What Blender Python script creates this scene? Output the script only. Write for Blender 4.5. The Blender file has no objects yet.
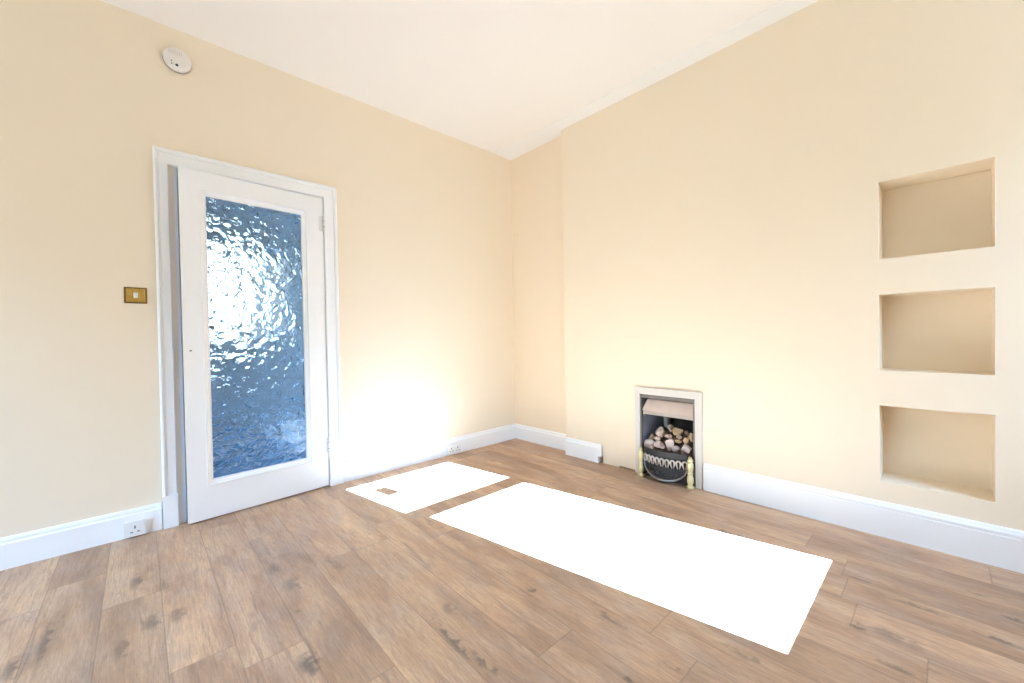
import bpy, bmesh, math, random
from mathutils import Vector, Matrix, Euler, noise

S = bpy.context.scene
COL = S.collection
random.seed(7)

# ------------------------------------------------------------------ dimensions
H = 2.717            # ceiling height
D = 0.0709           # how far the chimney breast stands proud of the alcove
XW = 4.30            # inner face of the window wall
XG = 4.35            # glazing plane of the window
YB = -5.20           # wall behind the camera
BX = 0.697           # left corner of the chimney breast
FY = -D              # face of the chimney breast

# ------------------------------------------------------------------ materials
def mat(name, color, rough=0.5, metallic=0.0, spec=0.5, bump=0.0, bump_scale=60.0, var=0.0, var_scale=8.0, coat=0.0):
    m = bpy.data.materials.new(name); m.use_nodes = True
    nt = m.node_tree; b = nt.nodes['Principled BSDF']
    b.inputs['Base Color'].default_value = (*color, 1)
    b.inputs['Roughness'].default_value = rough
    b.inputs['Metallic'].default_value = metallic
    b.inputs['Specular IOR Level'].default_value = spec
    b.inputs['Coat Weight'].default_value = coat
    tc = nt.nodes.new('ShaderNodeTexCoord')
    if var > 0:
        n = nt.nodes.new('ShaderNodeTexNoise'); n.inputs['Scale'].default_value = var_scale; n.inputs['Detail'].default_value = 5
        nt.links.new(tc.outputs['Object'], n.inputs['Vector'])
        mx = nt.nodes.new('ShaderNodeMix'); mx.data_type = 'RGBA'
        mx.inputs['A'].default_value = (*[c * (1 - var) for c in color], 1)
        mx.inputs['B'].default_value = (*[min(1, c * (1 + var)) for c in color], 1)
        nt.links.new(n.outputs['Fac'], mx.inputs['Factor'])
        nt.links.new(mx.outputs['Result'], b.inputs['Base Color'])
    if bump > 0:
        n2 = nt.nodes.new('ShaderNodeTexNoise'); n2.inputs['Scale'].default_value = bump_scale; n2.inputs['Detail'].default_value = 4
        nt.links.new(tc.outputs['Object'], n2.inputs['Vector'])
        bp = nt.nodes.new('ShaderNodeBump'); bp.inputs['Strength'].default_value = bump; bp.inputs['Distance'].default_value = 0.004
        nt.links.new(n2.outputs['Fac'], bp.inputs['Height'])
        nt.links.new(bp.outputs['Normal'], b.inputs['Normal'])
    return m

WALL = mat('cream_paint', (0.825, 0.725, 0.58), 0.75, spec=0.25, bump=0.05, bump_scale=90)
ALCOVE = mat('cream_paint_alcove_shade', (0.825, 0.705, 0.55), 0.75, spec=0.25, bump=0.05, bump_scale=90)  # wall cream made warmer and darker, alcove shading put into the colour
CEIL = mat('ceiling_paint', (0.87, 0.855, 0.84), 0.8, spec=0.2)
WHITE = mat('white_gloss_paint', (0.87, 0.89, 0.915), 0.32, spec=0.45)
COVE = mat('white_cornice_paint', (0.86, 0.865, 0.87), 0.6, spec=0.3)
FRAMEW = mat('off_white_enamel', (0.61, 0.585, 0.55), 0.4)
PVC = mat('white_plastic', (0.82, 0.82, 0.82), 0.35)
ALARMP = mat('smoke_alarm_plastic', (0.78, 0.75, 0.72), 0.4)
DARKP = mat('dark_plastic', (0.03, 0.03, 0.03), 0.4)
HOLE = mat('dark_recess', (0.05, 0.04, 0.035), 0.9)
BRASS = mat('worn_brass', (0.62, 0.44, 0.13), 0.3, metallic=0.9, var=0.25, var_scale=60)
BRASSP = mat('pale_lacquered_brass', (0.76, 0.67, 0.38), 0.3, metallic=0.5, var=0.1, var_scale=40)
IRON = mat('black_cast_iron', (0.035, 0.035, 0.038), 0.38, metallic=0.4, bump=0.15, bump_scale=120)
STEEL = mat('burnished_steel', (0.62, 0.60, 0.57), 0.3, metallic=0.75, var=0.2, var_scale=50)
SLATE = mat('blue_grey_metal', (0.30, 0.35, 0.46), 0.45, metallic=0.3)
PIN = mat('socket_pin_recess', (0.22, 0.23, 0.26), 0.6)
FTRIM = mat('grey_brown_metal_trim', (0.17, 0.15, 0.14), 0.4, metallic=0.4)
HOOD = mat('dusty_beige_metal', (0.58, 0.48, 0.42), 0.5, metallic=0.15, var=0.12, var_scale=14)
HOODLIP = mat('shaded_hood_lip_metal', (0.40, 0.35, 0.32), 0.5, metallic=0.2)  # darker copy of the hood metal, shade under the hood painted in
SOOT = mat('sooty_fire_back', (0.06, 0.055, 0.05), 0.9, var=0.7, var_scale=9)
HALLW = mat('hall_blue_grey_paint', (0.37, 0.44, 0.475), 0.7, spec=0.2)
CARPET = mat('hall_blue_carpet', (0.17, 0.37, 0.56), 0.95, spec=0.1, var=0.2, var_scale=60)
SCREW = mat('screw_metal', (0.45, 0.36, 0.18), 0.4, metallic=0.8)
LINING = mat('bare_door_lining', (0.88, 0.80, 0.68), 0.6)
HINGEP = mat('painted_hinge', (0.72, 0.72, 0.73), 0.4)

def coal_mat(name, c1, c2):
    m = bpy.data.materials.new(name); m.use_nodes = True
    nt = m.node_tree; b = nt.nodes['Principled BSDF']; b.inputs['Roughness'].default_value = 0.85
    tc = nt.nodes.new('ShaderNodeTexCoord')
    n = nt.nodes.new('ShaderNodeTexNoise'); n.inputs['Scale'].default_value = 38; n.inputs['Detail'].default_value = 6
    r = nt.nodes.new('ShaderNodeValToRGB')
    r.color_ramp.elements[0].position = 0.3; r.color_ramp.elements[0].color = (*c2, 1)
    r.color_ramp.elements[1].position = 0.58; r.color_ramp.elements[1].color = (*c1, 1)
    nt.links.new(tc.outputs['Object'], n.inputs['Vector']); nt.links.new(n.outputs['Fac'], r.inputs['Fac'])
    nt.links.new(r.outputs['Color'], b.inputs['Base Color'])
    return m
COAL = {'pink': coal_mat('pale_pink_coal', (0.84, 0.68, 0.62), (0.36, 0.25, 0.22)),
        'tan': coal_mat('tan_coal', (0.76, 0.58, 0.38), (0.26, 0.16, 0.09)),
        'grey': coal_mat('pinkish_grey_coal', (0.74, 0.62, 0.58), (0.28, 0.22, 0.20)),
        'brown': coal_mat('brown_coal', (0.30, 0.20, 0.13), (0.07, 0.045, 0.03))}

def glass_thin(name):
    """clear window glass: lets the daylight straight through and mirrors by Fresnel"""
    m = bpy.data.materials.new(name); m.use_nodes = True
    nt = m.node_tree; nt.nodes.clear()
    o = nt.nodes.new('ShaderNodeOutputMaterial'); mx = nt.nodes.new('ShaderNodeMixShader')
    t = nt.nodes.new('ShaderNodeBsdfTransparent'); g = nt.nodes.new('ShaderNodeBsdfGlossy'); g.inputs['Roughness'].default_value = 0.0
    f = nt.nodes.new('ShaderNodeFresnel'); f.inputs['IOR'].default_value = 1.3
    nt.links.new(f.outputs[0], mx.inputs[0]); nt.links.new(t.outputs[0], mx.inputs[1]); nt.links.new(g.outputs[0], mx.inputs[2])
    nt.links.new(mx.outputs[0], o.inputs[0])
    return m
PANE = glass_thin('clear_window_glass')

def glass_textured(name, depth):
    """obscured door glass with a leafy, rippled pressing"""
    m = bpy.data.materials.new(name); m.use_nodes = True
    nt = m.node_tree; L = nt.links.new; b = nt.nodes['Principled BSDF']
    b.inputs['Base Color'].default_value = (0.86, 0.95, 1.0, 1)
    b.inputs['Roughness'].default_value = 0.05
    b.inputs['Transmission Weight'].default_value = 1.0
    b.inputs['IOR'].default_value = 1.6
    tc = nt.nodes.new('ShaderNodeTexCoord')
    n0 = nt.nodes.new('ShaderNodeTexNoise'); n0.inputs['Scale'].default_value = 7; n0.inputs['Detail'].default_value = 2
    L(tc.outputs['Object'], n0.inputs['Vector'])
    sc = nt.nodes.new('ShaderNodeVectorMath'); sc.operation = 'SCALE'; sc.inputs['Scale'].default_value = 0.10
    L(n0.outputs['Color'], sc.inputs[0])
    ad = nt.nodes.new('ShaderNodeVectorMath'); ad.operation = 'ADD'
    L(tc.outputs['Object'], ad.inputs[0]); L(sc.outputs[0], ad.inputs[1])
    v = nt.nodes.new('ShaderNodeTexVoronoi'); v.feature = 'SMOOTH_F1'; v.inputs['Scale'].default_value = 22; v.inputs['Smoothness'].default_value = 0.5
    L(ad.outputs[0], v.inputs['Vector'])
    n1 = nt.nodes.new('ShaderNodeTexNoise'); n1.inputs['Scale'].default_value = 24; n1.inputs['Detail'].default_value = 1.5; n1.inputs['Distortion'].default_value = 1.6
    L(ad.outputs[0], n1.inputs['Vector'])
    mx = nt.nodes.new('ShaderNodeMath'); mx.operation = 'ADD'
    L(v.outputs['Distance'], mx.inputs[0]); L(n1.outputs['Fac'], mx.inputs[1])
    bp = nt.nodes.new('ShaderNodeBump'); bp.inputs['Strength'].default_value = 1.0; bp.inputs['Distance'].default_value = depth
    L(mx.outputs[0], bp.inputs['Height']); L(bp.outputs['Normal'], b.inputs['Normal'])
    return m
OBSCURE = glass_textured('pressed_glass_pattern', 0.0100); SMOOTHG = glass_textured('pressed_glass_smooth_side', 0.0006)

# ------------------------------------------------------------------ mesh helpers
class MB:
    def __init__(s): s.bm = bmesh.new()
    def face(s, pts):
        vs = [s.bm.verts.new(p) for p in pts]
        return s.bm.faces.new(vs)
    def box(s, x0, x1, y0, y1, z0, z1, bev=0.0):
        t = bmesh.new()
        r = bmesh.ops.create_cube(t, size=1.0)
        for v in t.verts:
            v.co = Vector(((x0 + x1) / 2 + v.co.x * (x1 - x0), (y0 + y1) / 2 + v.co.y * (y1 - y0), (z0 + z1) / 2 + v.co.z * (z1 - z0)))
        if bev > 0:
            bmesh.ops.bevel(t, geom=t.edges[:], offset=bev, segments=2, profile=0.6, affect='EDGES')
        s.add(t); return s
    def add(s, t):
        me = bpy.data.meshes.new('tmp'); t.to_mesh(me); t.free(); s.bm.from_mesh(me); bpy.data.meshes.remove(me)
    def prism(s, poly, a, b, axis='x'):
        """poly in the plane across AXIS, extruded from a to b"""
        def P(u, v, w):
            return {'x': (w, u, v), 'y': (u, w, v), 'z': (u, v, w)}[axis]
        A = [s.bm.verts.new(P(u, v, a)) for u, v in poly]; B = [s.bm.verts.new(P(u, v, b)) for u, v in poly]
        n = len(poly)
        s.bm.faces.new(A); s.bm.faces.new(B[::-1])
        for i in range(n): s.bm.faces.new([A[i], B[i], B[(i + 1) % n], A[(i + 1) % n]])
        return s
    def sweep(s, rings, closed=True, cap=True):
        R = [[s.bm.verts.new(p) for p in r] for r in rings]
        n = len(R[0])
        for a, b in zip(R, R[1:]):
            for i in range(n if closed else n - 1):
                s.bm.faces.new([a[i], a[(i + 1) % n], b[(i + 1) % n], b[i]])
        if cap and closed:
            s.bm.faces.new(R[0]); s.bm.faces.new(R[-1][::-1])
        return s
    def tube(s, pts, r, n=8, flat=1.0, up=None):
        rings = []
        pts = [Vector(p) for p in pts]
        for i, p in enumerate(pts):
            t = (pts[min(i + 1, len(pts) - 1)] - pts[max(i - 1, 0)]).normalized()
            u = (Vector(up) if up else (Vector((0, 1, 0)) if abs(t.y) < 0.9 else Vector((1, 0, 0))))
            a = t.cross(u).normalized(); b = a.cross(t).normalized()
            rr = r[i] if isinstance(r, (list, tuple)) else r
            rings.append([p + a * math.cos(k * math.tau / n) * rr + b * math.sin(k * math.tau / n) * rr * flat for k in range(n)])
        return s.sweep(rings)
    def lathe(s, prof, c, axis='z', n=24):
        rings = []
        for r, h in prof:
            ring = []
            for k in range(n):
                a = k * math.tau / n
                if axis == 'z': ring.append((c[0] + r * math.cos(a), c[1] + r * math.sin(a), c[2] + h))
                else: ring.append((c[0] + h, c[1] + r * math.cos(a), c[2] + r * math.sin(a)))
            rings.append(ring)
        return s.sweep(rings)
    def build(s, name, m, parent=None, smooth=False, merge=False, angle=35):
        if merge: bmesh.ops.remove_doubles(s.bm, verts=s.bm.verts[:], dist=1e-5)
        bmesh.ops.recalc_face_normals(s.bm, faces=s.bm.faces[:])
        me = bpy.data.meshes.new(name); s.bm.to_mesh(me); s.bm.free()
        me.materials.append(m)
        if smooth:
            for p in me.polygons: p.use_smooth = True
            me.set_sharp_from_angle(angle=math.radians(angle))
        o = bpy.data.objects.new(name, me); COL.objects.link(o)
        if parent is not None: o.parent = parent
        return o

def empty(name, loc=(0, 0, 0), rz=0.0):
    o = bpy.data.objects.new(name, None); COL.objects.link(o)
    o.location = loc; o.rotation_euler = (0, 0, rz); o.empty_display_size = 0.1
    return o
def tag(o, label, cat, group=None):
    o['label'] = label; o['category'] = cat
    if group: o['group'] = group
    return o
def struct(o, label=None, cat=None):
    o['kind'] = 'structure'
    if label: o['label'] = label
    if cat: o['category'] = cat
    return o

# ------------------------------------------------------------------ room shell
def slab_with_holes(axis, a, b, u0, u1, z0, z1, holes, name, m):
    """wall slab between a and b on AXIS with rectangular through-holes (u0,u1,z0,z1)"""
    us = sorted({u0, u1, *[h[0] for h in holes], *[h[1] for h in holes]})
    zs = sorted({z0, z1, *[h[2] for h in holes], *[h[3] for h in holes]})
    mb = MB()
    def P(w, u, z): return (w, u, z) if axis == 'x' else (u, w, z)
    def solid(i, j):
        if i < 0 or j < 0 or i >= len(us) - 1 or j >= len(zs) - 1: return False
        cu, cz = (us[i] + us[i + 1]) / 2, (zs[j] + zs[j + 1]) / 2
        return not any(h[0] < cu < h[1] and h[2] < cz < h[3] for h in holes)
    for i in range(len(us) - 1):
        for j in range(len(zs) - 1):
            if not solid(i, j): continue
            A, B, C, E = us[i], us[i + 1], zs[j], zs[j + 1]
            for w in (a, b): mb.face([P(w, A, C), P(w, B, C), P(w, B, E), P(w, A, E)])
            if not solid(i - 1, j): mb.face([P(a, A, C), P(b, A, C), P(b, A, E), P(a, A, E)])
            if not solid(i + 1, j): mb.face([P(a, B, C), P(b, B, C), P(b, B, E), P(a, B, E)])
            if not solid(i, j - 1): mb.face([P(a, A, C), P(b, A, C), P(b, B, C), P(a, B, C)])
            if not solid(i, j + 1): mb.face([P(a, A, E), P(b, A, E), P(b, B, E), P(a, B, E)])
    return struct(mb.build(name, m, merge=True))

DY0, DY1, DZ = -2.535, -1.760, 1.960      # door opening
slab_with_holes('x', -0.12, 0.0, YB - 0.12, 0.12, -0.05, H + 0.05, [(DY0, DY1, -0.06, DZ)], 'wall_left', WALL)
slab_with_holes('y', 0.0, 0.12, 0.0, BX + 0.1, -0.05, H + 0.05, [(0.645, 0.694, 0.028, 0.122)], 'wall_back', ALCOVE)
struct(MB().box(0.60, 0.75, 0.121, 0.135, 0.0, 0.15).build('trim_7', HOLE))      # backing of the gap at the board's end
WIN = (-1.045, -0.110, 0.900, 2.44)       # window that throws the sun patches
FILL_WIN = (0.35, 2.15, 0.720, 2.43)          # unseen window added behind the camera for cool fill, away from the sun
slab_with_holes('x', XW, XW + 0.12, YB - 0.12, 0.5, -0.05, H + 0.05, [WIN], 'wall_right', WALL)
slab_with_holes('y', YB - 0.12, YB, 0.0, XW, -0.05, H + 0.05, [FILL_WIN], 'wall_front', WALL)
struct(MB().box(-0.12, XW + 0.12, YB - 0.12, 0.5, H, H + 0.1).build('ceiling', CEIL))

# chimney breast face with its three niches and the fire opening
def breast():
    rec = [(2.654, 3.0145, 1.3387, 1.7091, 0.19), (2.654, 3.0145, 0.7991, 1.1689, 0.19), (2.654, 3.0145, 0.2633, 0.6321, 0.19),
           (1.372, 1.792, -0.05, 0.590, 0.40),
           (1.205, 1.338, -0.05, 0.011, 0.05), (1.030, 1.062, -0.05, 0.052, 0.09)]
    xs = sorted({BX, XW + 0.1, *[r[0] for r in rec], *[r[1] for r in rec]})
    zs = sorted({-0.05, H + 0.05, *[r[2] for r in rec], *[r[3] for r in rec]})
    def dep(i, j):
        cx, cz = (xs[i] + xs[i + 1]) / 2, (zs[j] + zs[j + 1]) / 2
        for r in rec:
            if r[0] < cx < r[1] and r[2] < cz < r[3]: return r[4]
        return 0.0
    mb = MB(); nx, nz = len(xs) - 1, len(zs) - 1
    for i in range(nx):
        for j in range(nz):
            d = dep(i, j); y = FY + d
            mb.face([(xs[i], y, zs[j]), (xs[i + 1], y, zs[j]), (xs[i + 1], y, zs[j + 1]), (xs[i], y, zs[j + 1])])
            if i + 1 < nx and dep(i + 1, j) != d:
                y2 = FY + dep(i + 1, j); X = xs[i + 1]
                mb.face([(X, y, zs[j]), (X, y2, zs[j]), (X, y2, zs[j + 1]), (X, y, zs[j + 1])])
            if j + 1 < nz and dep(i, j + 1) != d:
                y2 = FY + dep(i, j + 1); Z = zs[j + 1]
                mb.face([(xs[i], y, Z), (xs[i], y2, Z), (xs[i + 1], y2, Z), (xs[i + 1], y, Z)])
    mb.face([(BX, FY, -0.05), (BX, 0.02, -0.05), (BX, 0.02, H + 0.05), (BX, FY, H + 0.05)])
    o = mb.build('wall_chimney_breast', WALL, merge=True)
    return struct(o)
breast()

# ------------------------------------------------------------------ floor: laminate oak planks running towards the door wall
KNOTS = [(1.53, -2.335, .05, .028, .9), (1.054, -2.259, .05, .03, .55), (1.243, -2.287, .014, .010, .6), (0.876, -2.289, .05, .022, .5),
         (1.047, -2.074, .05, .03, .4), (1.628, -1.886, .035, .02, .5), (1.787, -1.962, .12, .014, .85), (1.90, -1.945, .07, .012, .75),
         (0.565, -2.726, .07, .018, .75), (0.936, -2.683, .05, .03, .6), (0.904, -3.006, .06, .02, .8), (1.037, -2.762, .06, .02, .6),
         (0.794, -2.95, .13, .013, .7), (0.952, -2.615, .06, .022, .6), (0.68, -2.638, .06, .016, .45), (1.76, -1.587, .022, .014, .8),
         (2.065, -1.507, .07, .014, .6), (2.246, -1.679, .02, .012, .8), (2.311, -1.546, .04, .010, .7), (2.446, -1.348, .06, .012, .5),
         (2.667, -0.945, .022, .016, .9), (2.746, -0.922, .07, .024, .55), (2.774, -1.08, .06, .010, .8), (2.984, -0.703, .07, .012, .8),
         (2.953, -0.407, .03, .010, .8), (3.031, -0.525, .03, .013, .8), (2.631, -0.602, .05, .008, .7), (2.795, -0.665, .11, .011, .6),
         (0.402, -0.635, .04, .022, .45), (2.134, -0.567, .06, .010, .93), (2.205, -0.619, .09, .016, .96), (2.338, -0.575, .05, .012, .93),
         (0.971, -2.083, .06, .02, .4), (1.061, -0.586, .08, .012, .35), (1.532, -0.792, .08, .012, .4), (2.30, -0.86, .04, .010, .8)]
def wood():
    m = bpy.data.materials.new('oak_laminate'); m.use_nodes = True
    nt = m.node_tree; L = nt.links.new; N = nt.nodes.new; b = nt.nodes['Principled BSDF']
    def math_(op, a, bb=None, c=None):
        n = N('ShaderNodeMath'); n.operation = op
        for i, v in enumerate((a, bb, c)):
            if v is None: continue
            if isinstance(v, (int, float)): n.inputs[i].default_value = v
            else: L(v, n.inputs[i])
        return n.outputs[0]
    def mixc(f, A, B, mode='MIX'):
        n = N('ShaderNodeMix'); n.data_type = 'RGBA'; n.blend_type = mode
        for k, v in (('Factor', f), ('A', A), ('B', B)):
            if isinstance(v, (int, float)): n.inputs[k].default_value = v
            elif isinstance(v, tuple): n.inputs[k].default_value = (*v, 1)
            else: L(v, n.inputs[k])
        return n.outputs['Result']
    uv = N('ShaderNodeUVMap'); uv.uv_map = 'grain'
    at = N('ShaderNodeAttribute'); at.attribute_name = 'plank'
    sp = N('ShaderNodeSeparateColor'); L(at.outputs['Color'], sp.inputs[0])
    d_end, d_side, rnd = sp.outputs[0], sp.outputs[1], sp.outputs[2]
    def stretched(sx, sy, detail, dist=0.0, rough=0.6):
        mp = N('ShaderNodeMapping'); mp.inputs['Scale'].default_value = (sx, sy, 1)
        L(uv.outputs[0], mp.inputs['Vector'])
        n = N('ShaderNodeTexNoise'); n.inputs['Scale'].default_value = 1; n.inputs['Detail'].default_value = detail
        n.inputs['Distortion'].default_value = dist; n.inputs['Roughness'].default_value = rough
        L(mp.outputs[0], n.inputs['Vector']); return n.outputs['Fac']
    broad = stretched(1.6, 7, 3, 0.6)
    fine = stretched(9, 150, 4, 0.3, 0.7)
    streak = stretched(2.2, 34, 5, 1.8, 0.65)
    cloud = stretched(5, 9, 2)
    ramp = N('ShaderNodeValToRGB'); L(broad, ramp.inputs['Fac'])
    cr = ramp.color_ramp
    cr.elements[0].position = .30; cr.elements[0].color = (0.325, 0.184, 0.106, 1)
    cr.elements[1].position = .72; cr.elements[1].color = (0.625, 0.408, 0.243, 1)
    e = cr.elements.new(.5); e.color = (0.480, 0.292, 0.174, 1)
    col = ramp.outputs['Color']
    tint = mixc(rnd, (0.86, 0.85, 0.84), (1.10, 1.09, 1.08))
    col = mixc(1.0, col, tint, 'MULTIPLY')
    grey = math_('MULTIPLY', math_('SMOOTHSTEP', cloud, .5, .75) if False else math_('SUBTRACT', cloud, .42), 1.2)
    col = mixc(math_('MAXIMUM', math_('MINIMUM', grey, .35), 0.0), col, (0.42, 0.34, 0.28))
    # dark cathedral streaks
    st = N('ShaderNodeMapRange'); st.interpolation_type = 'SMOOTHSTEP'; L(streak, st.inputs['Value'])
    st.inputs['From Min'].default_value = .55; st.inputs['From Max'].default_value = .72; st.inputs['To Min'].default_value = 0; st.inputs['To Max'].default_value = .55
    col = mixc(st.outputs[0], col, (0.19, 0.120, 0.090))
    fn = N('ShaderNodeMapRange'); L(fine, fn.inputs['Value'])
    fn.inputs['From Min'].default_value = .3; fn.inputs['From Max'].default_value = .7; fn.inputs['To Min'].default_value = .80; fn.inputs['To Max'].default_value = 1.16
    cc = N('ShaderNodeCombineColor')
    for k in range(3): L(fn.outputs[0], cc.inputs[k])
    col = mixc(1.0, col, cc.outputs[0], 'MULTIPLY')
    pores = stretched(28, 420, 3, 0.2, 0.8)
    pr_ = N('ShaderNodeMapRange'); L(pores, pr_.inputs['Value'])
    pr_.inputs['From Min'].default_value = .35; pr_.inputs['From Max'].default_value = .65; pr_.inputs['To Min'].default_value = .84; pr_.inputs['To Max'].default_value = 1.12
    c2 = N('ShaderNodeCombineColor')
    for k in range(3): L(pr_.outputs[0], c2.inputs[k])
    col = mixc(1.0, col, c2.outputs[0], 'MULTIPLY')
    band = stretched(3.2, 20, 6, 2.6, 0.7)
    bd = N('ShaderNodeMapRange'); bd.interpolation_type = 'SMOOTHSTEP'; L(band, bd.inputs['Value'])
    bd.inputs['From Min'].default_value = .50; bd.inputs['From Max'].default_value = .70; bd.inputs['To Min'].default_value = 0; bd.inputs['To Max'].default_value = .55
    col = mixc(bd.outputs[0], col, (0.27, 0.165, 0.115))
    # knots and cracks
    tc = N('ShaderNodeTexCoord'); sx = N('ShaderNodeSeparateXYZ')
    nz = N('ShaderNodeTexNoise'); nz.inputs['Scale'].default_value = 34; nz.inputs['Detail'].default_value = 5
    L(tc.outputs['Object'], nz.inputs['Vector'])
    L(tc.outputs['Object'], sx.inputs[0])
    wob = math_('MULTIPLY', math_('SUBTRACT', nz.outputs['Fac'], .5), 2.6)
    wy = math_('MULTIPLY', math_('SUBTRACT', nz.outputs['Fac'], .5), .05)
    total = None
    for kx, ky, lx, ly, s in KNOTS:
        a = math_('MULTIPLY', math_('SUBTRACT', sx.outputs[0], kx), 1 / lx)
        c = math_('MULTIPLY', math_('SUBTRACT', math_('ADD', sx.outputs[1], wy), ky), 1 / ly)
        r = math_('ADD', math_('SQRT', math_('ADD', math_('MULTIPLY', a, a), math_('MULTIPLY', c, c))), wob)
        mr = N('ShaderNodeMapRange'); mr.interpolation_type = 'SMOOTHSTEP'; L(r, mr.inputs['Value'])
        mr.inputs['From Min'].default_value = .15; mr.inputs['From Max'].default_value = 1.35
        mr.inputs['To Min'].default_value = s * (.88 if s < .92 else 1); mr.inputs['To Max'].default_value = 0
        total = mr.outputs[0] if total is None else math_('MAXIMUM', total, mr.outputs[0])
    col = mixc(total, col, (0.095, 0.065, 0.05))
    # seams between boards
    edge = math_('MINIMUM', d_end, d_side)
    sm = N('ShaderNodeMapRange'); L(edge, sm.inputs['Value'])
    sm.inputs['From Min'].default_value = 0.0006; sm.inputs['From Max'].default_value = 0.0026; sm.inputs['To Min'].default_value = .42; sm.inputs['To Max'].default_value = 0
    col = mixc(sm.outputs[0], col, (0.09, 0.055, 0.04))
    L(col, b.inputs['Base Color'])
    b.inputs['Roughness'].default_value = 0.52; b.inputs['Specular IOR Level'].default_value = 0.8
    bp = N('ShaderNodeBump'); bp.inputs['Strength'].default_value = 0.10; bp.inputs['Distance'].default_value = 0.002
    L(fine, bp.inputs['Height']); L(bp.outputs['Normal'], b.inputs['Normal'])
    return m
def floor():
    rng = random.Random(11)
    PW, PL = 0.169, 1.22
    known = {}      # row index -> a joint seen in the photograph
    def row(y): return math.floor((y + 2.82) / PW)
    for x, y in ((0.718, -2.76), (1.415, -2.40), (1.724, -2.20), (2.006, -1.72), (2.352, -1.50), (2.65, -0.84), (0.384, -2.90)): known[row(y)] = x
    bm = bmesh.new(); uvl = bm.loops.layers.uv.new('grain'); cl = bm.loops.layers.float_color.new('plank')
    x_min, x_max = -0.06, XW + 0.05
    for k in range(row(YB) - 1, row(0.02) + 1):
        y0, y1 = -2.82 + k * PW, -2.82 + (k + 1) * PW
        off = known.get(k, rng.uniform(0, PL))
        x = off - math.ceil((off - x_min) / PL) * PL
        while x < x_max:
            a, b_ = x, x + PL; ru, rv, rc = rng.uniform(0, 40), rng.uniform(0, 40), rng.random()
            # split in halves both ways so that the distance to the board's edges interpolates exactly
            xm, ym = (a + b_) / 2, (y0 + y1) / 2
            for xa, xb in ((a, xm), (xm, b_)):
                for ya, yb in ((y0, ym), (ym, y1)):
                    ca, cb = max(xa, x_min), min(xb, x_max)
                    if cb - ca < 1e-4: continue
                    f = bm.faces.new([bm.verts.new((px, py, 0)) for px, py in ((ca, ya), (cb, ya), (cb, yb), (ca, yb))])
                    for lp in f.loops:
                        p = lp.vert.co
                        lp[uvl].uv = (p.x - a + ru, p.y - y0 + rv)
                        lp[cl] = (min(p.x - a, b_ - p.x), min(p.y - y0, y1 - p.y), rc, 1)
            x += PL
    me = bpy.data.meshes.new('floor'); bmesh.ops.recalc_face_normals(bm, faces=bm.faces[:])
    bm.to_mesh(me); bm.free(); me.materials.append(wood())
    o = bpy.data.objects.new('floor', me); COL.objects.link(o); struct(o)
    if me.polygons[0].normal.z < 0: me.flip_normals()
floor()

# ------------------------------------------------------------------ hall beyond the glazed door
struct(MB().box(-1.75, -0.06, -5.3, 0.6, -0.06, -0.004).build('floor_hall', CARPET))
struct(MB().box(-1.75, -0.12, -5.3, 0.6, 2.5, 2.56).build('ceiling_hall', HALLW))
HW = (-2.45, -1.85, 1.00, 1.90)
slab_with_holes('x', -1.75, -1.65, -5.3, 0.6, -0.06, 2.56, [HW], 'wall_hall_far', HALLW)
struct(MB().box(-1.65, -0.12, -5.3, -5.2, -0.06, 2.56).build('wall_hall_near_end', HALLW))
struct(MB().box(-1.65, -0.12, 0.5, 0.6, -0.06, 2.56).build('wall_hall_far_end', HALLW))
struct(MB().prism([(-1.65, 0), (-1.632, 0), (-1.632, .12), (-1.65, .14)], -5.2, 0.5, 'y').build('baseboard_hall', WHITE))

# ------------------------------------------------------------------ windows
def window(name, axis, plane, u0, u1, z0, z1, bars_h=(), bars_v=(), fw=0.05, inner_sign=-1):
    root = struct(empty(name, (0, 0, 0)))
    def B(mb, ua, ub, za, zb, d0=-0.028, d1=0.028, bev=0.004):
        if axis == 'x': mb.box(plane + d0, plane + d1, ua, ub, za, zb, bev)
        else: mb.box(ua, ub, plane + d0, plane + d1, za, zb, bev)
    f = MB(); B(f, u0, u0 + fw, z0, z1); B(f, u1 - fw, u1, z0, z1); B(f, u0 + fw, u1 - fw, z0, z0 + fw); B(f, u0 + fw, u1 - fw, z1 - fw, z1)
    f.build('frame', PVC, root)
    for a, b_ in bars_h:
        m = MB(); B(m, u0 + fw, u1 - fw, a, b_); m.build('transom', PVC, root)
    for a, b_ in bars_v:
        m = MB(); B(m, a, b_, z0 + fw, z1 - fw); m.build('mullion', PVC, root)
    p = MB(); B(p, u0 + fw - .01, u1 - fw + .01, z0 + fw - .01, z1 - fw + .01, -0.002, 0.002, 0); p.build('pane', PANE, root)
    return root
TAN = 0.56
def sun_z(x): return (XG - x) * TAN
def sun_y(x, y): return y + 0.175 * (XG - x)
cz, cy = 0.022 * TAN, 0.022 * 0.175      # half the sash depth, as the slanting sun sees it
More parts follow.
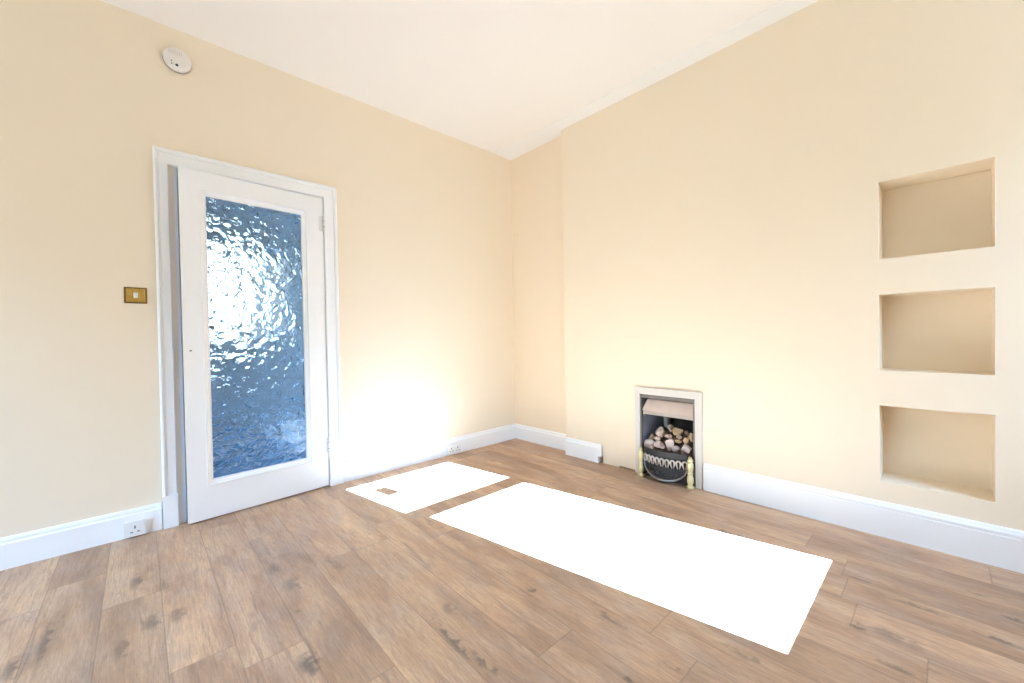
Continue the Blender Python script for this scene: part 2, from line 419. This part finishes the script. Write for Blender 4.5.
# opening upper light and fixed lower light: sash frames set the outline of the two sun patches
UL = (sun_y(.174, -1.708) - cy, sun_y(.144, -.882) + cy, sun_z(0.772) - cz, sun_z(0.159) + cz)
LL = (sun_y(.916, -1.529) - cy, sun_y(2.53, -.508) + cy, sun_z(2.535) - cz, sun_z(0.914) + cz)
def sash_window(name, W, with_catch):
    sh = W[0] - WIN[0]
    ul = (UL[0] + sh, UL[1] + sh, UL[2], UL[3]); ll = (LL[0] + sh, LL[1] + sh, LL[2], LL[3])
    w1 = window(name, 'x', XG, W[0], W[1], W[2], W[3], fw=0.055)
    m = MB().box(XG - .022, XG + .022, W[0] + .055, W[1] - .055, ll[3], ul[2], .0); m.build('transom', PVC, w1)
    m = MB()
    for (a, b_, c, e) in ((W[0] + .055, ll[0], ll[2], ll[3]), (ll[1], W[1] - .055, ll[2], ll[3]), (W[0] + .055, W[1] - .055, W[2] + .055, ll[2])):
        if b_ - a > .002 and e - c > .002: m.box(XG - .022, XG + .022, a, b_, c, e, 0)
    m.build('lower_sash', PVC, w1)
    m = MB()
    for (a, b_, c, e) in ((W[0] + .055, ul[0], ul[2], ul[3]), (ul[1], W[1] - .055, ul[2], ul[3]), (W[0] + .055, W[1] - .055, ul[3], W[3] - .055)):
        if b_ - a > .0005 and e - c > .0005: m.box(XG - .022, XG + .022, a, b_, c, e, 0)
    m.build('upper_sash', PVC, w1)
    if with_catch:
        m = MB().box(XG - .03, XG - .004, sun_y(.34, -1.580), sun_y(.34, -1.500), sun_z(0.470), sun_z(0.330), .003); m.build('catch', PVC, w1)
    m = MB().box(XW - .025, XG - .03, W[0] - .04, W[1] + .04, W[2] - .03, W[2], .004); m.build('sill', WHITE, w1)
sash_window('window_1', WIN, True)
window('fill_window', 'y', YB - 0.06, *FILL_WIN, bars_v=((1.22, 1.28),), fw=0.06)
window('window_3', 'x', -1.70, HW[0], HW[1], HW[2], HW[3], fw=0.04)

# ------------------------------------------------------------------ baseboards, cornice, architrave
def base_profile(h, t): return [(0, 0), (t, 0), (t, h - .028), (t - .005, h - .022), (t - .006, h - .010), (t - .011, h), (0, h)]
def board_x(y_face, x0, x1, h, t, name):         # on a wall facing -Y
    return struct(MB().prism([(y_face - u, v) for u, v in base_profile(h, t)], x0, x1, 'x').build(name, WHITE))
def board_y(y0, y1, h, t, name):                 # on the door wall, facing +X
    return struct(MB().prism([(u, v) for u, v in base_profile(h, t)], y0, y1, 'y').build(name, WHITE))
board_y(-1.668, -0.001, 0.1403, 0.018, 'baseboard_left')
board_y(YB, -2.626, 0.1403, 0.018, 'baseboard_left_near')
board_x(0.0, 0.0, 0.640, 0.1403, 0.018, 'baseboard_back')
# taller moulded board right of the fire
pr = [(0, 0), (.020, 0), (.020, .132), (.0165, .135), (.0165, .139), (.020, .142), (.0195, .150), (.014, .157), (.013, .162), (.0085, .168), (0, .168)]
struct(MB().prism([(FY - u, v) for u, v in pr], 1.828, XW, 'x').build('baseboard_chimney_breast', WHITE))
struct(MB().prism([(XW - u, v) for u, v in pr], YB, FY - .02, 'y').build('baseboard_right', WHITE))
struct(MB().prism([(YB + u, v) for u, v in pr], 0.02, XW - .02, 'x').build('baseboard_front', WHITE))
# short loose length of board standing off the breast, its lower right corner chipped away
def offcut():
    mb = MB(); y = FY - .012; t = .020; x0, x1 = 0.712, 1.062
    prof = [(0, 0.002), (t, 0.002), (t, .118), (t - .006, .127), (t - .007, .135), (t - .012, .145), (0, .145)]
    mb.prism([(y - u, v) for u, v in prof], x0, x1 - .026, 'x')
    mb.prism([(y - u, v) for u, v in [(0, .055), (t, .055), (t, .118), (t - .006, .127), (t - .007, .135), (t - .012, .145), (0, .145)]], x1 - .026, x1, 'x')
    return struct(mb.build('baseboard_offcut', WHITE))
offcut()
# flat cornice band along the top of the breast and alcove
m = MB(); m.prism([(0, H - .0005), (0, H - .003), (FY - .128, H - .003), (FY - .131, H - .0045), (FY - .135, H - .0045), (FY - .138, H - .0005)], 0, XW, 'x')
struct(m.build('trim_1', COVE))

def architrave():
    w, zi = 0.085, DZ
    prof = [(0, 0), (0, .016), (.004, .019), (.052, .019), (.056, .016), (.060, .016), (.064, .024), (.072, .027), (.080, .024), (.085, .018), (.085, 0)]
    z_pl = 0.175
    rings = []
    k = .060 / .085; e0 = DY0 - .025         # the latch side shows a strip of bare lining inside the moulding
    rings.append([(h, e0 - u * k, z_pl) for u, h in prof])
    rings.append([(h, e0 - u * k, zi + u) for u, h in prof])
    rings.append([(h, DY1 + u, zi + u) for u, h in prof])
    rings.append([(h, DY1 + u, z_pl) for u, h in prof])
    mb = MB(); mb.sweep(rings)
    struct(mb.build('trim_2', WHITE))
    mb = MB(); mb.box(.0002, .004, DY0 - .025, DY0, 0, zi); struct(mb.build('trim_6', LINING))
    mb = MB(); mb.box(0, .029, DY0 - .086, DY0 - .022, 0, z_pl, .002); struct(mb.build('trim_3', WHITE))
    mb = MB(); mb.box(0, .029, DY1, DY1 + .086, 0, z_pl, .002); struct(mb.build('trim_4', WHITE))
    # jamb lining and stop
    mb = MB()
    mb.box(-.125, .0, DY0, DY0 + .010, 0, DZ); mb.box(-.125, .0, DY1 - .010, DY1, 0, DZ); mb.box(-.125, .0, DY0 + .01, DY1 - .01, DZ - .010, DZ)
    mb.box(-.065, -.026, DY0 + .01, DY0 + .034, 0, DZ - .01); mb.box(-.085, -.045, DY1 - .024, DY1 - .01, 0, DZ - .01)
    struct(mb.build('trim_5', WHITE))
architrave()

# ------------------------------------------------------------------ the glazed door, ajar into the room
def door():
    ang = math.atan2(0.055, 0.745)
    root = struct(empty('door_1', (0.020, -1.770, 0.0), -math.pi / 2 + ang), 'white panelled door with one tall pane of textured glass, standing ajar', 'door')
    W_, Z0, Z1, T = 0.754, 0.010, 1.945, 0.040
    gx0, gx1, gz0, gz1 = 0.100, 0.668, 0.190, 1.849     # opening in the leaf
    # local frame: +x to the free edge, +y into the room, leaf from y=-T to 0
    mb = MB()
    us, zs = [0.003, gx0, gx1, W_], [Z0, gz0, gz1, Z1]
    for i in range(3):
        for j in range(3):
            if i == 1 and j == 1: continue
            for y in (0, -T): mb.face([(us[i], y, zs[j]), (us[i + 1], y, zs[j]), (us[i + 1], y, zs[j + 1]), (us[i], y, zs[j + 1])])
    for a, b_ in (((us[0], zs[0]), (us[3], zs[0])), ((us[3], zs[0]), (us[3], zs[3])), ((us[3], zs[3]), (us[0], zs[3])), ((us[0], zs[3]), (us[0], zs[0])),
                  ((gx0, gz0), (gx1, gz0)), ((gx1, gz0), (gx1, gz1)), ((gx1, gz1), (gx0, gz1)), ((gx0, gz1), (gx0, gz0))):
        mb.face([(a[0], 0, a[1]), (b_[0], 0, b_[1]), (b_[0], -T, b_[1]), (a[0], -T, a[1])])
    leaf = mb.build('door_leaf', WHITE, root, merge=True)
    leaf.data.materials.append(mat('gap_shade_door_edge', (0.17, 0.15, 0.14), 0.6))  # dark line of the shadowed gap, painted on the free edge
    for p in leaf.data.polygons:
        if p.center.x > W_ - 1e-4: p.material_index = 1
    # glazing beads: stepped moulding mitred round the pane, on both faces
    def bead(prof, name):
        rings = []
        for cx, cz, sx, sz in ((gx0, gz0, 1, 1), (gx1, gz0, -1, 1), (gx1, gz1, -1, -1), (gx0, gz1, 1, -1), (gx0, gz0, 1, 1)):
            rings.append([(cx + sx * u, y, cz + sz * u * uz) for (u, y), uz in zip(prof, [1] * len(prof))])
        b2 = MB(); b2.sweep(rings, cap=False); return b2.build(name, WHITE, root, merge=True)
    bw = 0.034
    bead([(0, -.018), (0, .0015), (.006, .0035), (.010, .0005), (.012, -.004), (.026, -.010), (.030, -.009), (bw, -.013), (bw, -.018)], 'glazing_bead')
    bead([(0, -.022), (0, -T + .002), (.02, -.034), (bw, -.026), (bw, -.022)], 'glazing_bead')
    g = MB().box(gx0 + .012, gx1 - .012, -.0218, -.0182, gz0 + .012, gz1 - .012).build('glass_pane', OBSCURE, root)
    g.data.materials.append(SMOOTHG)
    for p in g.data.polygons:
        if p.normal.y > .9: p.material_index = 1
    g['label'] = 'rippled leaf-patterned obscured glass'
    for z in (1.778, 0.282):
        h = empty('hinge', (-0.004, 0.006, z)); h.parent = root
        MB().lathe([(0, -.054), (.007, -.054), (.0075, -.05), (.0075, .05), (.007, .054), (0, .054)], (0, 0, 0), n=14).build('barrel', HINGEP, h, True)
        MB().box(.002, .030, -.007, -.0045, -.05, .05).build('hinge_plate', HINGEP, h)
        k = MB()
        for dz in (-.02, .02): k.lathe([(0, dz - .0012), (.0082, dz - .0012), (.0082, dz + .0012), (0, dz + .0012)], (0, 0, 0), n=14)
        k.build('knuckle_joint', FTRIM, h, True)
    k = MB(); k.prism([(0.7215 + .006 * math.cos(a * math.tau / 16), 0.952 + .004 * math.sin(a * math.tau / 16)) for a in range(16)], -.004, .0006, 'y'); k.build('keyhole', FTRIM, root)
door()

# ------------------------------------------------------------------ smoke alarm
def smoke_alarm():
    r = tag(empty('smoke_alarm', (0.0, -2.507, 2.540)), 'round white smoke alarm on the door wall just under the ceiling', 'smoke alarm')
    MB().lathe([(0, .0005), (.060, .0005), (.062, .003), (.062, .010), (.058, .012), (0, .012)], (0, 0, 0), 'x', 40).build('base', mat('shadow_gap_plastic', (.38, .35, .32), .5), r, True)  # dark base colour stands for the shadow gap round the cover
    MB().lathe([(0, .012), (.054, .012), (.060, .015), (.0605, .026), (.058, .032), (.052, .0355), (0, .0365)], (0, 0, 0), 'x', 40).build('cover', ALARMP, r, True)
    v = MB()
    for i in range(7):
        y = -.036 + i * .0085; v.box(.0362, .0375, y, y + .0018, .018, .040)
    v.build('vent_slot', mat('shaded_vent_plastic', (0.5, 0.48, 0.46), .5), r)  # shade inside the slots painted as a darker plastic
    MB().lathe([(0, .036), (.0065, .036), (.0065, .039), (.005, .041), (0, .041)], (0, -.004, -.036), 'x', 18).build('test_button', DARKP, r, True)
    for y, z in ((-.026, -.020), (-.025, -.035)):
        MB().lathe([(0, .036), (.0028, .036), (.0028, .038), (0, .038)], (0, y, z), 'x', 12).build('indicator_hole', DARKP, r)
smoke_alarm()

# ------------------------------------------------------------------ brass light switch
def light_switch():
    r = tag(empty('light_switch', (0.0, -2.702, 1.247)), 'worn brass light switch with a white rocker left of the door', 'light switch')
    edge = mat('tarnished_brass_rim', (0.22, 0.14, 0.05), 0.4, metallic=0.8)
    MB().box(.0005, .006, -.044, .044, -.042, .042, .002).build('rim', edge, r)
    MB().box(.006, .0095, -.037, .037, -.035, .035, .0015).build('faceplate', BRASS, r)
    MB().box(.0095, .014, -.0085, .0085, -.0135, .0135, .0015).build('rocker', PVC, r)
    for y in (-.028, .028):
        MB().lathe([(0, .0095), (.0038, .0095), (.003, .0108), (0, .011)], (0, y, 0), 'x', 14).build('screw', SCREW, r, True)
light_switch()

# ------------------------------------------------------------------ power sockets in the baseboard
def socket(y, z, w, h, x, gangs, label):
    r = tag(empty('power_socket', (x, y, z)), label, 'socket', 'white power sockets on the baseboard')
    MB().box(.0004, .012, -w / 2 + .004, w / 2 - .004, -h / 2 + .003, h / 2 - .003, .0012).build('back_box', PVC, r)
    MB().box(.012, .020, -w / 2, w / 2, -h / 2, h / 2, .002).build('faceplate', PVC, r)
    for g in range(gangs):
        cy = 0 if gangs == 1 else (g - .5) * w * .5
        for dy, dz, a, b_ in ((0, .008, .0035, .0075), (-.013, -.016, .006, .003), (.013, -.016, .006, .003)):
            MB().box(.0195, .0206, cy + dy - a, cy + dy + a, dz - b_, dz + b_).build('pin_hole', PIN, r)
        MB().box(.0195, .0225, cy + w / (2 * gangs) - .022, cy + w / (2 * gangs) - .010, .014, .031, .001).build('rocker', PVC, r)
    return r
socket(-2.731, 0.046, 0.082, 0.078, 0.018, 1, 'white power socket on the baseboard left of the glazed door')
socket(-0.752, 0.052, 0.125, 0.078, 0.018, 2, 'white power socket on the baseboard between the door and the corner')

# ------------------------------------------------------------------ fireplace
FX0, FX1, FZ = 1.388, 1.776, 0.572       # opening
def fireplace():
    s = tag(empty('fireplace_surround', (1.582, FY, 0)), 'slim off white frame around the fire opening in the chimney breast', 'fireplace')
    y0, y1 = FY - .0175, FY - .0005
    ox = 1.582
    def rail(poly, name):
        mb = MB()
        mb.prism([(u - ox, v) for u, v in poly], -.0175, -.0005, 'y')
        bmesh.ops.bevel(mb.bm, geom=mb.bm.edges[:], offset=.003, segments=2, affect='EDGES', profile=.6)
        return mb.build(name, FRAMEW, s)
    rail([(1.351, 0.0005), (FX0, 0.0005), (FX0, FZ), (1.351, FZ + .05)], 'side_rail')
    rail([(FX1, 0.0005), (1.816, 0.0005), (1.822, FZ + .047), (FX1, FZ)], 'side_rail')
    rail([(1.351, FZ + .05), (FX0, FZ), (FX1, FZ), (1.822, FZ + .047)], 'head_rail')

    g = tag(empty('gas_fire', (1.582, FY, 0)), 'coal effect gas fire set into the chimney breast with a beige hood', 'fire')
    # everything below is in metres from the fire's own base point
    l, r_, top, back = FX0 - ox - .004, FX1 - ox + .004, FZ + .004, 0.30
    bw = .20
    mb = MB()   # firebox: splayed cheeks
    mb.face([(l, .0, 0), (l, .0, top), (l + .03, back, top - .02), (l + .03, back, 0)])
    mb.build('firebox_cheek', SLATE, g)
    mb = MB(); mb.face([(r_, .0, 0), (r_ - .03, back, 0), (r_ - .03, back, top - .02), (r_, .0, top)]); mb.build('firebox_cheek', SLATE, g)
    mb = MB(); mb.face([(l + .03, back, 0), (r_ - .03, back, 0), (r_ - .03, back, top - .02), (l + .03, back, top - .02)])
    mb.face([(l, 0, top), (r_, 0, top), (r_ - .03, back, top - .02), (l + .03, back, top - .02)])
    mb.face([(l, 0, .002), (l + .03, back, .002), (r_ - .03, back, .002), (r_, 0, .002)])
    mb.build('fire_back', SOOT, g)
    t = .010
    mb = MB(); mb.box(l + .005, l + t + .005, -.012, .012, .002, top - .006, .002); mb.box(r_ - t - .007, r_ - .005, -.012, .012, .002, top - .006, .002)
    mb.box(l + t + .005, r_ - t - .007, -.010, .012, top - .030, top - .006, .002); mb.build('metal_trim', FTRIM, g)
    # hood
    a, b_ = 1.424 - ox, 1.752 - ox; c, e = 1.398 - ox, 1.762 - ox
    zt, zb = .535, .455
    mb = MB()
    P = [(a, .028, zt), (b_, .028, zt), (e, -.004, zb), (c, -.004, zb)]
    Q = [(a, .16, zt), (b_, .16, zt), (e, .16, zb), (c, .16, zb)]
    mb.sweep([P, Q]); 
    bmesh.ops.bevel(mb.bm, geom=mb.bm.edges[:], offset=.003, segments=2, affect='EDGES')
    mb.build('hood', HOOD, g)
    mb = MB(); mb.box(c + .006, e - .004, .004, .016, zb - .026, zb + .002, .002); mb.build('hood_lip', HOODLIP, g)
    mb = MB(); mb.tube([(c + .014, .002, zb), (c + .014, .0, zb - .02), (c + .014, .0, zb - .036)], .0025, 8); mb.build('hood_hook', BRASSP, g, True)
    # moulded fire-brick behind the coals
    BRICK = mat('pale_fire_brick', (0.36, 0.37, 0.37), .9, var=.4, var_scale=20)
    for poly in ([(-.125, .31), (-.092, .31), (-.088, .40), (-.105, .435), (-.128, .42)], [(-.060, .405), (.10, .400), (.085, .425), (.02, .44), (-.045, .43)]):
        mb = MB(); mb.prism(poly, .20, .25, 'y')
        bmesh.ops.bevel(mb.bm, geom=mb.bm.edges[:], offset=.008, segments=2, affect='EDGES')
        mb.build('back_brick', BRICK, g)
    # sloping bed that carries the coals
    mb = MB(); mb.prism([(-.022, .10), (-.022, .165), (.09, .235), (.20, .30), (.20, .10)], l + .045, r_ - .045, 'x'); mb.build('fuel_bed', mat('crumbled_coal_bed', (.16, .11, .08), .95, var=.6, var_scale=45), g)

    f = tag(empty('fire_grate', (1.585, FY, 0)), 'bowed black iron fire fret with looped bars between two brass posts', 'grate')
    hw = .150
    def arc(sv, extra=0.0): return Vector((hw * sv, -.034 - .045 * (1 - sv * sv) - extra, 0))
    n = 20
    def bar(z0, z1, thick, name, m_, zfun=None):
        rings = []
        for i in range(n + 1):
            sv = -1 + 2 * i / n; p = arc(sv); za, zb_ = (z0, z1) if zfun is None else zfun(sv)
            rings.append([(p.x, p.y, za), (p.x, p.y - thick, za), (p.x, p.y - thick, zb_), (p.x, p.y, zb_)])
        mb = MB(); mb.sweep(rings)
        return mb.build(name, m_, f, False)
    bar(.176, .206, .008, 'top_bar', IRON)
    bar(.205, .211, .012, 'top_rail', IRON)
    for i in range(9):                                   # row of inverted loops
        sv = -0.92 + 1.84 * i / 8; c0 = arc(sv, .010); wv = .0125
        pts = []
        for k in range(13):
            a_ = math.pi * k / 12; q = arc(sv - (wv / hw) * math.cos(a_), .010)
            pts.append((q.x, q.y, .146 + .018 * math.sin(a_)))
        q0, q1 = arc(sv - (wv * .45) / hw, .008), arc(sv + (wv * .45) / hw, .008)
        pts = [(q0.x, q0.y, .112), *pts, (q1.x, q1.y, .112)]
        MB().tube(pts, [.0035] + [.0062] * 13 + [.0035], 8).build('fret_loop', STEEL, f, True)
    def bowl(sv): return (.104 - .088 * math.sqrt(max(0, 1 - sv * sv)) , .108)
    bar(0, 0, .006, 'front_plate', IRON, bowl)
    pts = []
    for i in range(25):
        sv = -1 + 2 * i / 24; p = arc(sv, .012); pts.append((p.x, p.y, .108 - .086 * math.sqrt(max(0, 1 - sv * sv))))
    MB().tube(pts, [.004 + .005 * (1 - abs(-1 + i / 12)) for i in range(25)], 8).build('swag_bar', mat('grey_polished_iron', (.30, .29, .28), .3, metallic=.7), f, True)
    for k in range(7):                                   # small cast bosses on the plate
        sv = -.6 + .2 * k; p = arc(sv, .009)
        MB().lathe([(0, -.008), (.005, -.006), (.0075, 0), (.005, .006), (0, .008)], (p.x, p.y, .078 - .012 * (1 - sv * sv)), n=10).build('boss', IRON, f, True)
    mb = MB(); mb.box(-.150, .150, -.030, -.024, .004, .19); mb.build('back_plate', IRON, f)
    prof = [(0, 0), (.019, 0), (.020, .004), (.020, .012), (.014, .018), (.0125, .026), (.016, .034), (.0175, .052), (.0165, .072), (.012, .086), (.015, .092), (.015, .098),
            (.012, .104), (.015, .120), (.0175, .140), (.0165, .158), (.012, .170), (.016, .175), (.016, .181), (.010, .187), (.011, .195), (.006, .202), (0, .204)]
    for x, yy in ((1.417 - 1.585, -.060), (1.757 - 1.585, -.048)):
        MB().lathe([(r * 1.18, h) for r, h in prof], (x, yy, .0005), n=20).build('post', BRASSP, f, True)['label'] = 'turned brass post'
fireplace()

# ------------------------------------------------------------------ coals heaped in the fire
def rock_mesh(seed, elong):
    rng = random.Random(seed)
    bm = bmesh.new(); bmesh.ops.create_icosphere(bm, subdivisions=3, radius=1.0)
    planes = []
    for _ in range(14):
        v = Vector((rng.gauss(0, 1), rng.gauss(0, 1), rng.gauss(0, 1))).normalized(); planes.append((v, rng.uniform(.50, .80)))
    off = Vector((rng.uniform(0, 50), rng.uniform(0, 50), rng.uniform(0, 50)))
    for v in bm.verts:
        for nrm, dd in planes:
            k = v.co.dot(nrm)
            if k > dd: v.co -= nrm * (k - dd)
        v.co *= 1 + .10 * noise.noise(v.co * 2.2 + off) + .05 * noise.noise(v.co * 6 + off)
        v.co = Vector((v.co.x * elong[0], v.co.y * elong[1], v.co.z * elong[2]))
    me = bpy.data.meshes.new('coal'); bm.to_mesh(me); bm.free()
    for p in me.polygons: p.use_smooth = True
    me.set_sharp_from_angle(angle=math.radians(16))
    return me
COALS = [  # x, y, z, size, elongation, tilt, colour, label
    (1.487, .020, .297, .033, (1.0, .9, 1.05), .5, 'pink', 'large pale pink coal at the back of the heap toward its left side'),
    (1.545, .055, .332, .028, (.9, .9, 1.0), .2, 'grey', 'pinkish grey coal topmost of the heap, at its back'),
    (1.608, .030, .312, .036, (1.15, .9, .85), -.4, 'tan', 'large yellowish tan coal high at the back right of the heap'),
    (1.437, .000, .258, .025, (1.0, .9, .95), .8, 'tan', 'tan coal beside the blue grey left cheek of the fire'),
    (1.562, -.012, .282, .025, (1.15, .9, .8), .1, 'pink', 'pinkish coal at the centre of the heap above the big pale block'),
    (1.488, -.016, .254, .025, (1.1, .9, .8), -.2, 'pink', 'pale pink coal left of centre under the large back coal'),
    (1.722, .000, .298, .028, (.75, .9, 1.25), .1, 'tan', 'upright tan coal against the right cheek of the fire'),
    (1.660, .060, .312, .024, (1.1, .9, .8), .3, 'brown', 'small dark brown coal at the back between the two tan ones'),
    (1.528, .024, .283, .019, (1.0, 1.0, .9), .0, 'brown', 'small brown coal wedged in the middle of the back row'),
    (1.444, -.062, .222, .032, (1.05, .9, 1.0), .3, 'grey', 'pinkish grey coal at the front left end of the heap'),
    (1.519, -.070, .230, .031, (1.5, .9, .72), .35, 'pink', 'long pale pink coal lying along the front left of the heap'),
    (1.592, -.060, .246, .034, (.85, .9, 1.35), .35, 'pink', 'big pale pink block leaning at the front centre of the heap'),
    (1.640, -.030, .266, .020, (1.2, .9, .75), .0, 'tan', 'small yellowish coal right of the big pale block'),
    (1.648, -.076, .226, .026, (1.1, .9, .9), -.3, 'grey', 'grey pink coal at the front right of the centre, above the fret'),
    (1.712, -.066, .236, .036, (1.2, .85, .85), .55, 'grey', 'large wedge shaped pinkish coal at the front right end of the heap'),
    (1.690, -.026, .272, .022, (.9, .9, 1.1), .2, 'tan', 'tan coal standing behind the wedge shaped front right coal'),
    (1.462, -.062, .206, .022, (1.0, .9, .9), .0, 'grey', 'small grey coal low in the left corner of the basket'),
    (1.570, .020, .268, .020, (1.1, 1, .8), .4, 'brown', 'brown coal showing in the gap at the middle of the heap'),
    (1.626, .004, .288, .019, (1.1, .9, .9), .3, 'pink', 'small pink coal just below the large yellowish tan one'),
    (1.684, -.070, .206, .017, (1.2, .9, .8), .1, 'brown', 'small brown coal low at the front between the two right hand grey ones'),
    (1.492, -.066, .196, .017, (1.2, .9, .8), .2, 'brown', 'small brown coal low at the front left under the long pink one'),
    (1.690, .030, .290, .018, (1.0, .9, .9), .4, 'tan', 'small tan coal at the back right behind the standing one'),
    (1.612, -.010, .262, .019, (1., 1, .9), .1, 'brown', 'dark brown coal between the tan coals right of centre'),
]
for i, (x, y, z, sz, el, ti, c, lab) in enumerate(COALS):
    me = rock_mesh(100 + i, el); me.materials.append(COAL[c])
    o = bpy.data.objects.new('coal', me); COL.objects.link(o)
    o.location = (x, y, z); o.scale = (sz * 1.16,) * 3; o.rotation_euler = (random.uniform(-.3, .3), ti, random.uniform(-.4, .4))
    tag(o, lab, 'coal', 'coals heaped in the fire')

# ------------------------------------------------------------------ light: sky and low sun through the windows
world = bpy.data.worlds.new('daylight'); S.world = world; world.use_nodes = True
bg = world.node_tree.nodes['Background']
bg.inputs['Strength'].default_value = 42
wn = world.node_tree; wt = wn.nodes.new('ShaderNodeTexCoord'); wx = wn.nodes.new('ShaderNodeSeparateXYZ'); wr = wn.nodes.new('ShaderNodeValToRGB')
wn.links.new(wt.outputs['Generated'], wx.inputs[0]); wm = wn.nodes.new('ShaderNodeMapRange'); wm.inputs['From Min'].default_value = -1
wn.links.new(wx.outputs['Z'], wm.inputs['Value']); wn.links.new(wm.outputs[0], wr.inputs['Fac']); wn.links.new(wr.outputs['Color'], bg.inputs['Color'])
wr.color_ramp.elements[0].position = 0.63; wr.color_ramp.elements[0].color = (0.13, 0.15, 0.15, 1)      # street and the houses opposite
wr.color_ramp.elements[1].position = 0.70; wr.color_ramp.elements[1].color = (0.42, 0.68, 1.0, 1)       # pale sky above the roofs
e = wr.color_ramp.elements.new(0.85); e.color = (0.30, 0.56, 1.0, 1)
sun = bpy.data.lights.new('sun', 'SUN'); sun.energy = 300; sun.angle = math.radians(0.10); sun.color = (0.43, 0.67, 1.0)
so = bpy.data.objects.new('sun', sun); COL.objects.link(so)
so.rotation_euler = Vector((-1, -0.175, -TAN)).to_track_quat('-Z', 'Y').to_euler(); so.location = (6, 0, 5)
def portal(name, loc, direction, sx, sy):
    l = bpy.data.lights.new(name, 'AREA'); l.shape = 'RECTANGLE'; l.size = sx; l.size_y = sy; l.cycles.is_portal = True
    o = bpy.data.objects.new(name, l); COL.objects.link(o); o.location = loc
    o.rotation_euler = Vector(direction).to_track_quat('-Z', 'Z').to_euler()
W = WIN; portal('skylight_portal', (XW + .13, (W[0] + W[1]) / 2, (W[2] + W[3]) / 2), (-1, 0, 0), W[1] - W[0], W[3] - W[2])
W = FILL_WIN; portal('skylight_portal', ((W[0] + W[1]) / 2, YB - .13, (W[2] + W[3]) / 2), (0, 1, 0), W[1] - W[0], W[3] - W[2])
portal('skylight_portal', (-1.76, (HW[0] + HW[1]) / 2, (HW[2] + HW[3]) / 2), (1, 0, 0), HW[1] - HW[0], HW[3] - HW[2])

# ------------------------------------------------------------------ camera
cam = bpy.data.cameras.new('camera'); co = bpy.data.objects.new('camera', cam); COL.objects.link(co)
f, yaw, pitch, roll = 400.92, 0.8221, -0.0134, -0.0179
cy_, sy_ = math.cos(yaw), math.sin(yaw); cp, sp_ = math.cos(pitch), math.sin(pitch)
fwd = Vector((-sy_ * cp, cy_ * cp, sp_)); right = Vector((cy_, sy_, 0)); up = right.cross(fwd)
r2 = math.cos(roll) * right + math.sin(roll) * up; u2 = -math.sin(roll) * right + math.cos(roll) * up
M = Matrix((r2, u2, -fwd)).transposed().to_4x4(); M.translation = Vector((2.8668, -2.6934, 1.0))
co.matrix_world = M
cam.sensor_fit = 'HORIZONTAL'; cam.sensor_width = 36.0; cam.lens = 36.0 * f / 1024; cam.clip_start = 0.02
S.camera = co

S.view_settings.view_transform = 'Standard'; S.view_settings.look = 'None'
S.view_settings.gamma = 1.0; S.view_settings.use_curve_mapping = False
S.view_settings.exposure = -0.36
S.cycles.max_bounces = 14; S.cycles.diffuse_bounces = 10; S.cycles.transmission_bounces = 12; S.cycles.transparent_max_bounces = 16
S.cycles.sample_clamp_indirect = 12.0
S.cycles.caustics_refractive = False; S.cycles.caustics_reflective = True
S.cycles.use_denoising = True
